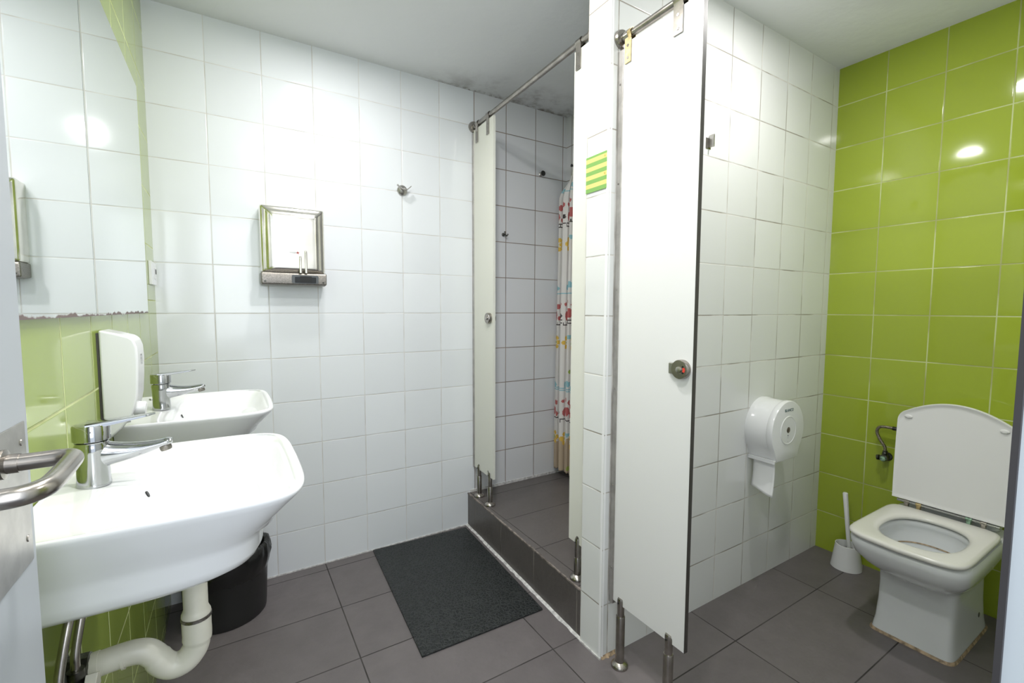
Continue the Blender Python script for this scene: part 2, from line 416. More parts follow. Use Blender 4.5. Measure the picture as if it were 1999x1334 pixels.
# entry door, opened flat against the left wall
DX = 0.070; DY = -1.613
door = finish('door_1', box(BM(), 0.030, YF + 0.004, 0.008, DX, DY, 2.04), M['door_paint'], smooth=False, bevel=0.0015)
struct(door)
pl = finish('lock_plate', box(BM(), DX, -1.83, 0.964, DX + 0.0015, -1.6255, 1.104), M['steel_light'], parent=door, smooth=False, bevel=0.0005)
pl['label'] = 'brushed steel lock plate'
bm = BM()
path = smooth_path([(DX + 0.001, -1.684, 1.077), (DX + 0.030, -1.684, 1.0775), (DX + 0.043, -1.686, 1.078), (DX + 0.0505, -1.695, 1.0785), (DX + 0.053, -1.72, 1.079), (DX + 0.0545, -1.765, 1.079), (DX + 0.052, -1.782, 1.079), (DX + 0.044, -1.792, 1.079), (DX + 0.030, -1.795, 1.079), (DX + 0.001, -1.795, 1.079)], 6)
tube(bm, path, 0.0075, 24)
hd = finish('door_handle', bm, M['steel'], parent=door); hd['label'] = 'bent steel tube pull handle'
bm = BM(); lathe(bm, (DX + 0.0015, -1.684, 1.077), (1, 0, 0), [(0, 0.013), (0.003, 0.013), (0.004, 0.0085), (0.012, 0.0085)])
for z in (0.99, 1.085):
    lathe(bm, (DX + 0.0015, -1.637, z), (1, 0, 0), [(0, 0.0035), (0.0008, 0.003)], 12)
finish('handle_rose', bm, M['steel'], parent=door)

# ------------------------------------------------------------------ ceiling lamps
def lamp(x, y, power, label, r=0.045):
    t = thing('ceiling_lamp', (x, y, H), label, 'ceiling light', None)
    bm = BM(); lathe(bm, (x, y, H), (0, 0, -1), [(0, r + 0.012), (0.004, r + 0.012), (0.006, r + 0.002)], 40)
    finish('trim_ring', bm, M['steel'], t)
    m, nt, bs = new_mat('lamp_glow'); bs.inputs['Emission Color'].default_value = (1, 0.88, 0.68, 1); bs.inputs['Emission Strength'].default_value = 9.0
    bm = BM(); lathe(bm, (x, y, H - 0.004), (0, 0, -1), [(0, r), (0.0035, r * 0.96)], 32)
    finish('bulb', bm, m, t)
    d = bpy.data.lights.new('lamp_light', 'AREA'); d.shape = 'DISK'; d.size = 0.10; d.energy = power; d.color = (1.0, 0.985, 0.965)
    lo = bpy.data.objects.new('lamp_light', d); col.objects.link(lo); lo.location = (x, y, H - 0.02)
    return t
lamp(0.61, -0.49, LAMP_POWER, 'round recessed ceiling lamp near the back wall')
lamp(0.50, -1.76, 8.0, 'round recessed ceiling lamp just inside the entry door')
lamp(0.82, -1.12, 9.0, 'round recessed ceiling lamp in the middle of the washing area')
lamp(1.86, -1.60, 7.5, 'round recessed ceiling lamp inside the toilet cubicle')

# ------------------------------------------------------------------ wash basins
def make_basin(cy, label):
    t = thing('washbasin', (0.0, cy, 0.80), label, 'sink', 'wall hung washbasins')
    S = lambda xf, hy, z, n=6.0, bow=0.006: superell(-0.10, xf, hy, cy, z, n, 120, bow, 0.0012)
    rings = [S(0.190, 0.120, 0.7985, 3.2), S(0.232, 0.148, 0.800, 3.4), S(0.258, 0.163, 0.8045, 3.8), S(0.272, 0.170, 0.813, 4.2), S(0.278, 0.1725, 0.826, 4.6),
             S(0.279, 0.174, 0.848, 4.8), S(0.283, 0.178, 0.860, 5.0), S(0.300, 0.189, 0.879, 5.4), S(0.322, 0.200, 0.903, 5.8), S(0.336, 0.208, 0.919, 6.2),
             S(0.341, 0.2115, 0.927, 6.5), S(0.341, 0.212, 0.932, 6.5), S(0.338, 0.210, 0.935, 6.5), S(0.332, 0.206, 0.9345, 6.5)]
    D = lambda xb, xf, hy, z, n: superell(xb, xf, hy, cy, z, n, 120, 0.004)
    rings += [D(0.006, 0.329, 0.203, 0.932, 7.0), D(0.050, 0.326, 0.200, 0.929, 6.5), D(0.100, 0.323, 0.196, 0.925, 6.0), D(0.110, 0.320, 0.192, 0.918, 5.5),
              D(0.120, 0.313, 0.183, 0.898, 5.0), D(0.130, 0.300, 0.165, 0.868, 4.2), D(0.145, 0.280, 0.135, 0.846, 3.4), D(0.165, 0.258, 0.09, 0.836, 2.6), D(0.19, 0.23, 0.03, 0.832, 2.0)]
    bm = BM(); loft(bm, rings)
    finish('bowl', bm, M['ceramic'], t, angle=70)
    bm = BM(); lathe(bm, (0.210, cy, 0.8325), (0, 0, 1), [(0, 0.024), (0.0025, 0.023), (0.003, 0.017), (0.001, 0.012)], 32)
    finish('drain', bm, M['chrome'], t)
    bm = BM(); lathe(bm, (0.1165, cy + 0.004, 0.902), (0.92, 0, 0.38), [(0, 0.0055), (0.003, 0.0055)], 20)
    o = finish('overflow_hole', bm, M['dark'], t); o['label'] = 'small dark overflow hole'
    return t
def make_tap(cx, cy, zb, label, yaw=0.0):
    t = thing('mixer_tap', (cx, cy, zb), label, 'tap', 'single lever basin taps')
    bm = BM()
    lathe(bm, (cx, cy, zb), (0, 0, 1), [(0, 0.0215), (0.003, 0.0222), (0.006, 0.0215), (0.030, 0.0205), (0.055, 0.0215), (0.066, 0.0225), (0.070, 0.021), (0.072, 0.0215)], 40)
    finish('body', bm, M['chrome'], t)
    bm = BM(); rings = []
    for k in range(19):
        s = k / 18
        x = cx + 0.006 + 0.098 * s; zc = zb + 0.050 + 0.010 * s - 0.005 * math.sin(PI * s) - (0.004 * max(0, s - 0.9) * 10) * 0.4
        w = 0.0175 * (1 - s) + 0.0115 * s; h = 0.0165 * (1 - s) ** 1.4 + 0.0062
        if s < 0.2: h += 0.010 * (1 - s / 0.2) ** 2
        if k == 18: w *= 0.7; h *= 0.6
        rings.append([Vector((x, cy + w * math.cos(2 * PI * j / 24), zc + h * math.sin(2 * PI * j / 24))) for j in range(24)])
    loft(bm, rings); finish('spout', bm, M['chrome'], t, angle=60)
    bm = BM(); lathe(bm, (cx + 0.093, cy, zb + 0.052), (0.25, 0, -1), [(0, 0.0085), (0.006, 0.0088), (0.009, 0.008)], 24)
    finish('aerator', bm, M['aged_steel'], t)
    bm = BM(); lathe(bm, (cx, cy, zb + 0.073), (0, 0, 1), [(0, 0.0215), (0.002, 0.0238), (0.024, 0.0238), (0.0265, 0.0225), (0.0275, 0.018)], 40)
    cap = finish('cartridge_cap', bm, M['chrome'], t)
    bm = BM(); rings = []
    ca, sa = math.cos(yaw), math.sin(yaw)
    for k in range(13):
        s = k / 12; u = -0.006 + 0.088 * s; w = 0.0135 * (1 - s) + 0.0070; th = 0.0035 * (1 - s) + 0.0012
        zc = zb + 0.0985 + 0.008 * s ** 1.3
        if k == 12: w *= 0.7
        rings.append([Vector((cx + u * ca - v * sa, cy + u * sa + v * ca, zc + zz)) for v, zz in ((-w, -th), (w, -th), (w, th * 0.6), (w * 0.7, th), (-w * 0.7, th), (-w, th * 0.6))])
    loft(bm, rings); finish('lever', bm, M['chrome'], t, angle=50, bevel=0.0006)
    bm = BM(); tube(bm, [(cx - 0.019, cy, zb + 0.028), (cx - 0.026, cy, zb + 0.028)], 0.0012, 8); lathe(bm, (cx - 0.026, cy, zb + 0.026), (0, 0, 1), [(0, 0.001), (0.003, 0.003), (0.006, 0.001)], 10)
    finish('pop_up_rod', bm, M['chrome'], t)
    return t
def make_trap(cy, label):
    t = thing('waste_trap', (0.176, cy, 0.79), label, 'pipe', 'waste traps under the basins')
    X = 0.177
    bm = BM(); lathe(bm, (X, cy, 0.7983), (0, 0, -1), [(0, 0.024), (0.008, 0.024), (0.012, 0.0185), (0.1115, 0.0185), (0.1165, 0.0205), (0.1205, 0.0222), (0.1245, 0.0222), (0.1265, 0.020)], 32)
    finish('tailpiece', bm, M['pvc'], t)
    bm = BM(); lathe(bm, (X, cy, 0.674), (0, 0, -1), [(0, 0.0215), (0.001, 0.0232), (0.006, 0.0232), (0.007, 0.0215)], 32)
    o = finish('coupling_ring', bm, M['aged_steel'], t); o['label'] = 'grimy grey coupling ring'
    bm = BM()
    p = smooth_path([(X, cy, 0.670), (X, cy, 0.652), (X, cy, 0.632), (X - 0.004, cy, 0.612), (X - 0.018, cy, 0.595), (X - 0.036, cy, 0.5925), (X - 0.050, cy, 0.603), (X - 0.060, cy, 0.620), (X - 0.072, cy, 0.633), (X - 0.090, cy, 0.638), (X - 0.120, cy, 0.637), (0.034, cy, 0.634)], 6)
    n = len(p); r = [0.0222 - (0.0018 if k > n * 0.2 else 0) - (0.0 if k < n * 0.6 else 0.0012) for k in range(n)]
    tube(bm, p, r, 28); finish('bend', bm, M['pvc'], t, angle=60)
    bm = BM(); tube(bm, [(0.078, cy, 0.6366), (0.074, cy, 0.6364)], 0.0203, 28); finish('joint_collar', bm, M['pvc'], t); bm = BM(); tube(bm, [(0.0335, cy, 0.634), (0.046, cy, 0.6345)], 0.0215, 28)
    finish('joint_collar', bm, M['pvc'], t)
    bm = BM(); lathe(bm, (0.0, cy, 0.634), (1, 0, 0), [(0, 0.034), (0.003, 0.033), (0.006, 0.026), (0.034, 0.0245), (0.036, 0.022)], 10)
    finish('wall_nut', bm, M['dark_metal'], t, angle=30)
    return t
b1 = make_basin(-1.300, 'white wall hung washbasin nearest the door, front basin of the two')
b2 = dup(b1, 'washbasin', (0.0, -0.650, 0.80), 'white wall hung washbasin farther back, below the soap dispenser, beside the tiled back wall')
T1 = make_tap(0.0505, -1.285, 0.929, 'clean chrome mixer tap on the front washbasin', 0.10)
T2 = make_tap(0.073, -0.645, 0.929, 'stained chrome mixer tap on the rear washbasin')
tr1 = make_trap(-1.300, 'white plastic waste trap bending under the front washbasin')
tr2 = dup(tr1, 'waste_trap', (0.176, -0.650, 0.79), 'white plastic waste trap hidden under the rear washbasin')

# shut-off valves and flexible supply hoses on the wall under the front basin
def make_valve(y, z, label):
    t = thing('angle_valve', (0.0, y, z), label, 'valve', 'shut off valves under the front basin')
    bm = BM(); lathe(bm, (0.0, y, z), (1, 0, 0), [(0, 0.020), (0.003, 0.019), (0.004, 0.009), (0.030, 0.009), (0.031, 0.012), (0.044, 0.012), (0.046, 0.008)], 20)
    lathe(bm, (0.036, y, z), (0, 0, 1), [(0, 0.009), (0.016, 0.009), (0.018, 0.0105), (0.030, 0.0105)], 12)
    finish('body', bm, M['dark_metal'], t)
    bm = BM(); prism(bm, [(0.017 * math.cos(2 * PI * k / 12) * (1.0 if k % 2 else 0.85), 0.017 * math.sin(2 * PI * k / 12) * (1.0 if k % 2 else 0.85)) for k in range(12)], lambda a, b, d: Vector((0.046 + d, y + a, z + b)), 0.0, 0.014)
    finish('knob', bm, M['pvc'], t, bevel=0.001)
    bm = BM(); tube(bm, smooth_path([(0.036, y, z + 0.030), (0.037, y + 0.003, z + 0.06), (0.044, y + 0.03, z + 0.12), (0.046, y + 0.06, 0.797)], 8), 0.0055, 14)
    finish('supply_hose', bm, M['steel'], t)
    return t
make_valve(-1.378, 0.655, 'tarnished shut off valve on green tiles right beside the trap outlet')
make_valve(-1.452, 0.668, 'tarnished shut off valve nearest the door under the front basin')

# ------------------------------------------------------------------ soap dispenser
def soap():
    y0, y1 = -0.960, -0.868
    t = thing('soap_dispenser', (0.0, -0.914, 0.92), 'white rounded soap dispenser on green tiles between the two basins', 'soap dispenser')
    outline = [(0.0, 0.925), (0.0, 1.167), (0.028, 1.1595), (0.050, 1.152), (0.059, 1.145), (0.064, 1.128), (0.065, 1.100), (0.0635, 1.060), (0.061, 1.020), (0.056, 0.995), (0.048, 0.972), (0.030, 0.948), (0.010, 0.928)]
    bm = BM(); prism(bm, outline, lambda a, b, d: Vector((a + 0.004, d, b)), y0 + 0.002, y1 - 0.002)
    finish('cover', bm, M['abs'], t, bevel=0.005, seg=3, angle=50)
    bm = BM(); box(bm, 0.0, y0 + 0.004, 0.935, 0.004, y1 - 0.004, 1.16); finish('back_plate', bm, M['edge_dark'], t, smooth=False)
    bm = BM(); lathe(bm, (0.052, -0.914, 0.985), (1, 0, -0.12), [(0, 0.016), (0.018, 0.016), (0.021, 0.0145)], 32)
    finish('push_button', bm, M['abs'], t)
    bm = BM(); lathe(bm, (0.040, -0.914, 0.965), (0, 0, -1), [(0, 0.005), (0.012, 0.004)], 14); finish('nozzle', bm, M['abs'], t)
    # round printed emblem near the top of the front
    bm = BM()
    nrm = Vector((1, 0, 0.03)).normalized()
    c = Vector((0.0692, -0.914, 1.098))
    up = Vector((-0.03, 0, 1)).normalized(); sd = Vector((0, 1, 0))
    for ra, rb in ((0.0115, 0.0098),):
        A = [bm.verts.new(c + nrm * 0.0003 + (sd * math.cos(2 * PI * k / 32) + up * math.sin(2 * PI * k / 32)) * ra) for k in range(32)]
        B = [bm.verts.new(c + nrm * 0.0003 + (sd * math.cos(2 * PI * k / 32) + up * math.sin(2 * PI * k / 32)) * rb) for k in range(32)]
        for k in range(32): bm.faces.new((A[k], A[(k + 1) % 32], B[(k + 1) % 32], B[k]))
    for dy, dz, w, h in ((-0.003, 0.002, 0.0016, 0.004), (0.0005, 0.002, 0.0016, 0.004), (-0.001, -0.003, 0.005, 0.0014), (0.003, -0.0005, 0.0014, 0.005)):
        q = [c + nrm * 0.0003 + sd * (dy + a * w) + up * (dz + b * h) for a, b in ((-0.5, -0.5), (0.5, -0.5), (0.5, 0.5), (-0.5, 0.5))]
        bm.faces.new([bm.verts.new(v) for v in q])
    o = finish('emblem', bm, M['ink_grey'], t, smooth=False); o['label'] = 'small round grey emblem'
soap()

# ------------------------------------------------------------------ wall mirror
MX = 0.010
t = thing('wall_mirror', (0.0, -0.95, 1.20), 'large frameless wall mirror over the basins with corroded lower edge', 'mirror')
YM0, YSM, YM1 = -0.285, -0.988, -1.560
finish('backing_board', box(BM(), 0.0, YM1 + 0.004, 1.206, MX - 0.005, YM0 - 0.004, 1.930), M['edge_dark'], t, smooth=False)
finish('mirror_pane', box(BM(), MX - 0.005, YSM + 0.0009, 1.198, MX, YM0, 1.938), M['mirror'], t, smooth=False)
finish('mirror_pane', box(BM(), MX - 0.005, YM1, 1.198, MX, YSM - 0.0009, 1.938), M['mirror'], t, smooth=False)

# socket plate in the corner beside the mirror
t = thing('wall_socket', (0.0, -0.085, 1.34), 'small white wall socket on green strip between mirror and corner', 'socket')
finish('plate', box(BM(), 0.0, -0.150, 1.300, 0.010, -0.030, 1.386), M['abs'], t, smooth=False, bevel=0.002)
bm = BM(); box(bm, 0.010, -0.082, 1.322, 0.0115, -0.038, 1.366); finish('insert', bm, M['abs'], t, smooth=False, bevel=0.001)
bm = BM(); box(bm, 0.0115, -0.066, 1.342, 0.0125, -0.050, 1.360); finish('switch_slot', bm, M['dark'], t, smooth=False)

# ------------------------------------------------------------------ hand dryer
def dryer():
    t = thing('hand_dryer', (0.487, 0.0, 1.31), 'square stainless steel hand dryer on white tiled back wall', 'hand dryer')
    X0, X1, Z0, Z1 = 0.362, 0.612, 1.318, 1.645
    def ring(y, i, it=None, ib=None):
        x0, x1, z0, z1 = X0 + i, X1 - i, Z0 + 0.048 + (ib if ib is not None else i * 0.4), Z1 - i * 1.0
        r = 0.010; pts = []
        for cx, cz, a0 in ((x1 - r, z1 - r, 0), (x0 + r, z1 - r, 90), (x0 + r, z0 + r, 180), (x1 - r, z0 + r, 270)):
            for k in range(5):
                a = math.radians(a0 + 22.5 * k); pts.append(Vector((cx + r * math.cos(a), y, cz + r * math.sin(a))))
        return pts
    bm = BM(); loft(bm, [ring(0.0, 0.0), ring(-0.070, 0.0), ring(-0.080, 0.003), ring(-0.086, 0.010), ring(-0.087, 0.014), ring(-0.096, 0.024), ring(-0.104, 0.034), ring(-0.107, 0.044), ring(-0.107, 0.055)])
    finish('cover', bm, M['polished'], t, angle=50)
    bm = BM()
    prism(bm, [(0.0, Z0), (-0.060, Z0 - 0.006), (-0.094, Z0 - 0.002), (-0.100, Z0 + 0.040), (-0.096, Z0 + 0.049), (0.0, Z0 + 0.049)], lambda a, b, d: Vector((d, a, b)), X0 - 0.002, X1 + 0.002)
    band = finish('base_band', bm, M['aged_steel'], t, bevel=0.005, seg=3); band['label'] = 'dull speckled lower band'
    def plate(bm, xa, xb, za, zb, off, th, r=0.006):
        pts = []
        for cx, cz, a0 in ((xb - r, zb - r, 0), (xa + r, zb - r, 90), (xa + r, za + r, 180), (xb - r, za + r, 270)):
            for k in range(5):
                a = math.radians(a0 + 22.5 * k); pts.append((cx + r * math.cos(a), cz + r * math.sin(a)))
        # the band's front leans a little: y = -0.0955 at the foot, -0.100 at the top
        prism(bm, pts, lambda a, b, d: Vector((a, -0.0940 - 0.006 * (b - (Z0 - 0.002)) / 0.042 - off - d, b)), 0.0, th)
    bm = BM(); plate(bm, 0.474, 0.580, Z0 + 0.003, Z0 + 0.039, -0.001, 0.0025); nz = finish('air_nozzle', bm, M['grille_rim'], t, bevel=0.0008)
    bm = BM(); plate(bm, 0.486, 0.570, Z0 + 0.006, Z0 + 0.031, 0.0, 0.0022, 0.003)
    for k in range(4): 
        pass
    g = finish('grille', bm, M['grille'], nz, smooth=False)
    bm = BM(); plate(bm, 0.506, 0.552, Z0 + 0.009, Z0 + 0.034, 0.0, 0.0035, 0.002); finish('sensor_window', bm, M['black_plastic'], nz, smooth=False)
    for xx, zt in ((0.5085, 1.436), (0.5305, 1.460)):
        bm = BM(); rings = []
        tube(bm, [(xx, -0.1045, 1.366), (xx, -0.1045, zt - 0.006), (xx, -0.104, zt), (xx, -0.102, zt + 0.003)], [0.0056, 0.0056, 0.0045, 0.001], 16)
        finish('vent_rib', bm, M['polished'], t, angle=60)
    for xx in (X0 + 0.012, X1 - 0.012):
        bm = BM(); lathe(bm, (xx, -0.0955, Z0 + 0.010), (0, -1, 0), [(0, 0.004), (0.0018, 0.0032)], 14); finish('screw', bm, M['dark_metal'], t)
    text('brand_print', 'mepx', 0.014, (0.482, -0.1073, 1.451), (1, 0, 0), (0, 0, 1), M['ink_grey'], t)
    bm = BM()
    for a in range(4):
        an = math.radians(15 + a * 90); u = Vector((math.cos(an), 0, math.sin(an))); v = Vector((-math.sin(an), 0, math.cos(an)))
        c = Vector((0.4995, -0.1076, 1.450))
        bm.faces.new([bm.verts.new(c + p) for p in (v * -0.0022, u * 0.0085, v * 0.0022)])
    finish('brand_star', bm, M['red'], t, smooth=False)
dryer()

# coat hook on the back wall
t = thing('robe_hook', (0.992, 0.0, 1.80), 'satin steel double robe hook on the white wall right of the dryer', 'hook')
bm = BM(); lathe(bm, (0.992, 0.0, 1.799), (0, -1, 0), [(0, 0.0255), (0.005, 0.0255), (0.011, 0.022), (0.016, 0.013), (0.019, 0.0075), (0.034, 0.007)], 36); finish('flange', bm, M['steel_light'], t)
bm = BM(); rings = []
for k in range(17):
    s = -1 + 2 * k / 16; x = 0.992 + 0.036 * s; z = 1.794 + 0.022 * s * s; hw = 0.010 * (1 - 0.25 * abs(s))
    nx = Vector((-0.044 * s, 0, 0.036)).normalized()
    c = Vector((x, -0.034, z)); rings.append([c + Vector((0, -hw, 0)), c + Vector((0, hw, 0)), c + Vector((0, hw, 0)) + nx * 0.0035, c + Vector((0, -hw, 0)) + nx * 0.0035])
loft(bm, rings); finish('hook_arm', bm, M['steel_light'], t, bevel=0.0008)

# ------------------------------------------------------------------ cubicle screens
def screen_mesh(P0, dirv, nrm, y_len, zb, zt, th, notches):
    """panel standing on line P0 + s*dirv; notches: (s, half width, height) arched cut-outs in the lower edge"""
    poly = [(0, zb)]
    for s, hw, hh in sorted(notches):
        poly.append((s - hw, zb)); poly.append((s - hw, zb + hh - hw))
        for k in range(1, 8): 
            a = PI - PI * k / 8; poly.append((s + hw * math.cos(a), zb + hh - hw + hw * math.sin(a)))
        poly.append((s + hw, zb + hh - hw)); poly.append((s + hw, zb))
    poly += [(y_len, zb), (y_len, zt), (0, zt)]
    bm = BM(); prism(bm, poly, lambda a, b, d: P0 + dirv * a + nrm * d + Vector((0, 0, b)), 0.0, th)
    return bm
def leg_parts(t, base, zfloor, zmid, ztop, nrm, r=0.0150):
    bm = BM()
    lathe(bm, (base.x, base.y, zfloor), (0, 0, 1), [(0, 0.0285), (0.006, 0.0285), (0.010, 0.026), (0.016, r + 0.003), (0.018, r), (zmid - zfloor - 0.002, r), (zmid - zfloor, r - 0.001)], 36)
    lg = finish('leg', bm, M['steel'], t)
    bm = BM(); lathe(bm, (base.x, base.y, zmid - 0.001), (0, 0, 1), [(0, r * 0.80), (ztop - zmid - 0.006, r * 0.80), (ztop - zmid, r * 0.66)], 30)
    # flat slot where the cap clamps the panel
    finish('leg_clamp', bm, M['steel'], lg)
    bm = BM(); c = Vector((base.x, base.y, ztop - 0.014)) + nrm * (r * 0.78)
    lathe(bm, c, nrm, [(0, 0.0035), (0.002, 0.003)], 12); finish('screw', bm, M['dark'], lg)
def bracket(t, P, nrm, dirv, zrail, zlow, mat, w=0.030, rr=0.0135):
    """steel strap folded over the rail and screwed to the panel's face"""
    bm = BM(); sec = []
    th = 0.0022; n_off = 0.0085
    # profile in (n, z): up the front, round the rail, down the back
    outer = [(n_off + th, zlow), (n_off + th, zrail - 0.010)] + [((rr + th) * math.cos(a), zrail + (rr + th) * math.sin(a)) for a in [k * PI / 10 for k in range(11)]] + [(-(n_off + th), zrail - 0.012), (-(n_off + th), zrail - 0.05)]
    inner = [(n_off, zlow), (n_off, zrail - 0.012)] + [(rr * math.cos(a), zrail + rr * math.sin(a)) for a in [k * PI / 10 for k in range(11)]] + [(-n_off, zrail - 0.014), (-n_off, zrail - 0.05)]
    rings = []
    for o_, i_ in zip(outer, inner):
        rings.append([P + nrm * o_[0] + dirv * -w / 2 + Vector((0, 0, o_[1])), P + nrm * o_[0] + dirv * w / 2 + Vector((0, 0, o_[1])),
                      P + nrm * i_[0] + dirv * w / 2 + Vector((0, 0, i_[1])), P + nrm * i_[0] + dirv * -w / 2 + Vector((0, 0, i_[1]))])
    loft(bm, rings); br = finish('bracket', bm, mat, t, angle=30)
    for z in (zlow + 0.015, zlow + 0.052):
        bm = BM(); lathe(bm, P + nrm * (n_off + th) + Vector((0, 0, z)), nrm, [(0, 0.0048), (0.001, 0.0042)], 16); finish('screw', bm, M['steel'], br)
def lock(t, P, nrm, dirv, tab=True, dial=True):
    """round occupied/free indicator; dirv points to the free edge of the panel"""
    if tab:
        bm = BM(); c = P - dirv * 0.027
        prism(bm, [(-0.016, -0.0165), (0.010, -0.0165), (0.010, 0.0165), (-0.016, 0.0165)], lambda a, b, d: c + dirv * a + Vector((0, 0, b)) + nrm * d, 0.0, 0.010)
        finish('lock_tab', bm, M['steel_light'], t, bevel=0.003)
    bm = BM(); lathe(bm, P, nrm, [(0, 0.0275), (0.015, 0.0275), (0.017, 0.0262), (0.0172, 0.0)], 48)
    lk = finish('lock', bm, M['steel'], t); 
    bm = BM(); lathe(bm, P + nrm * 0.0172, nrm, [(0, 0.0085), (0.004, 0.0082), (0.005, 0.006)], 24); finish('spindle', bm, M['steel_light'], lk)
    if dial:
        bm = BM(); c = P + nrm * 0.0176 + dirv * 0.0145
        q = [(-0.003, -0.006), (0.004, -0.007), (0.0065, 0), (0.004, 0.007), (-0.003, 0.006), (-0.001, 0)]
        prism(bm, q, lambda a, b, d: c + dirv * a + Vector((0, 0, b)) + nrm * d, -0.0002, 0.0003)
        o = finish('indicator', bm, M['red'], lk, smooth=False); o['label'] = 'red indicator window'
        bm = BM()
        for dz in (-0.0085, 0.0085): lathe(bm, c + Vector((0, 0, dz)) - dirv * 0.002, nrm, [(0, 0.003), (0.0004, 0.003)], 12)
        finish('indicator_bolt', bm, M['dark'], lk)
    bm = BM(); lathe(bm, P - nrm * 0.013, -nrm, [(0, 0.0225), (0.012, 0.0225), (0.014, 0.018)], 30); finish('inner_turn', bm, M['steel'], lk)

# shower front: line from the back wall to the partition, a little skewed
A0 = Vector((1.388, 0.0, 0.0)); A1 = Vector((1.346, YS, 0.0))
dS = (A1 - A0).normalized(); nS = Vector((dS.y, -dS.x, 0.0)).normalized()      # normal towards the basins (-x)
if nS.x > 0: nS = -nS
TH = 0.013
ZR0, ZR1 = 2.183, 2.170
def rail(name, a, b, za, zb, label, f0=True, f1=True):
    t = thing(name, (a.x, a.y, za), label, 'rail')
    pa = Vector((a.x, a.y, za)); pb = Vector((b.x, b.y, zb)); d = (pb - pa).normalized()
    bm = BM(); tube(bm, [pa, pb], 0.0115, 28); finish('tube', bm, M['steel'], t)
    if f0:
        bm = BM(); lathe(bm, pa, d, [(0, 0.030), (0.005, 0.030), (0.012, 0.027), (0.014, 0.016), (0.040, 0.016), (0.041, 0.0115)], 40); finish('flange', bm, M['steel'], t)
    if f1:
        bm = BM(); lathe(bm, pb, -d, [(0, 0.030), (0.005, 0.030), (0.012, 0.027), (0.014, 0.016), (0.040, 0.016), (0.041, 0.0115)], 40); finish('flange', bm, M['steel'], t)
    return t
rail('support_rail', A0 + Vector((0, -0.0005, 0)), A1, ZR0, ZR1, 'brushed steel rail above the shower opening, back wall to pier')
# left screen
t = thing('cubicle_panel', (A0.x, -0.13, 0.185), 'narrow cream shower panel against the white back wall with worn right edge', 'panel', 'white cubicle panels on steel legs')
P0 = A0 + dS * 0.018 - nS * (TH / 2)
L1 = 0.245
finish('panel_board', screen_mesh(P0, dS, nS, L1 - 0.018, 0.335, 2.160, TH, [(0.055, 0.010, 0.030), (0.170, 0.010, 0.030)]), [M['laminate_cream']], t, bevel=0.0008)
finish('wall_profile', box(BM(), A0.x - 0.010, -0.020, 0.335, A0.x + 0.010, -0.0005, 2.150), M['profile'], t, smooth=False, bevel=0.001)
bm = BM(); prism(bm, [(L1, 0.335), (L1 + 0.0012, 0.335), (L1 + 0.0012, 2.160), (L1, 2.160)], lambda a, b, d: A0 - nS * (TH / 2) + dS * a + nS * d + Vector((0, 0, b)), 0.0, TH)
finish('edge_strip', bm, M['laminate_cream'], t, smooth=False)
for s, z1 in ((0.062, 0), (0.190, 0)):
    q = A0 + dS * s
    bracket(t, q, nS, dS, ZR0 + (ZR1 - ZR0) * s / 1.027, 2.085, M['steel'], w=0.027)
for s in (0.073, 0.205):
    q = A0 + dS * s + nS * 0.004
    leg_parts(t, q, 0.185, 0.285 if s > 0.1 else 0.300, 0.360, nS, 0.0140)
lock(t, A0 + dS * 0.207 + nS * (TH / 2) + Vector((0, 0, 1.168)), nS, dS, tab=False, dial=False)
# right screen beside the pier
t = thing('cubicle_panel', (A1.x, -0.93, 0.185), 'cream shower panel half hidden behind the white tiled pier', 'panel', 'white cubicle panels on steel legs')
LT = (A1 - A0).length; L0 = 0.899
P0 = A0 + dS * L0 - nS * (TH / 2)
finish('panel_board', screen_mesh(P0, dS, nS, LT - L0 - 0.002, 0.322, 2.145, TH, [(0.055, 0.009, 0.030)]), [M['laminate_cream']], t, bevel=0.0008)
q = A0 + dS * (L0 + 0.026); bracket(t, q, nS, dS, ZR1, 2.075, M['steel'], w=0.028)
q = A0 + dS * (L0 + 0.055) + nS * 0.004; leg_parts(t, q, 0.185, 0.270, 0.345, nS, 0.0140)

# toilet front screen
B0 = Vector((1.341, YP, 0.0)); B1 = Vector((1.341, YF, 0.0)); dT = Vector((0, -1, 0)); nT = Vector((-1, 0, 0))
rail('support_rail', B0, B1, 2.073, 2.073, 'brushed steel rail above the toilet cubicle front, starting at the pier')
t = thing('cubicle_panel', (B0.x, -1.30, 0.0), 'tall bright white toilet cubicle panel with indicator lock, in front of the toilet', 'panel', 'white cubicle panels on steel legs')
P0 = B0 + dT * 0.020 - nT * (TH / 2)
finish('panel_board', screen_mesh(P0, dT, nT, 0.2875, 0.217, 2.050, TH, [(0.0335, 0.0105, 0.022), (0.235, 0.0105, 0.022)]), [M['laminate']], t, bevel=0.0008)
bm = BM(); box(bm, B0.x - TH / 2 - 0.0004, B0.y - 0.3075 - 0.0018, 0.217, B0.x + TH / 2 + 0.0004, B0.y - 0.3075, 2.050)
finish('edge_strip', bm, M['edge_dark'], t, smooth=False)
finish('wall_profile', box(BM(), B0.x - 0.010, B0.y - 0.0205, 0.205, B0.x + 0.010, B0.y - 0.0005, 2.035), M['profile'], t, smooth=False, bevel=0.001)
bm = BM()
for z in (0.33, 0.62, 0.95, 1.28, 1.62, 1.93):
    bm = BM(); lathe(bm, (B0.x - 0.010, B0.y - 0.010, z), (-1, 0, 0), [(0, 0.0035), (0.0012, 0.003)], 12); finish('screw', bm, M['steel'], t)
bracket(t, B0 + dT * 0.040, nT, dT, 2.073, 1.985, M['brass'], w=0.026)
bracket(t, B0 + dT * 0.228, nT, dT, 2.073, 1.978, M['steel'], w=0.032)
for s in (0.0535, 0.252):
    leg_parts(t, B0 + dT * s + nT * 0.004, 0.0, 0.180, 0.242, nT, 0.0150)
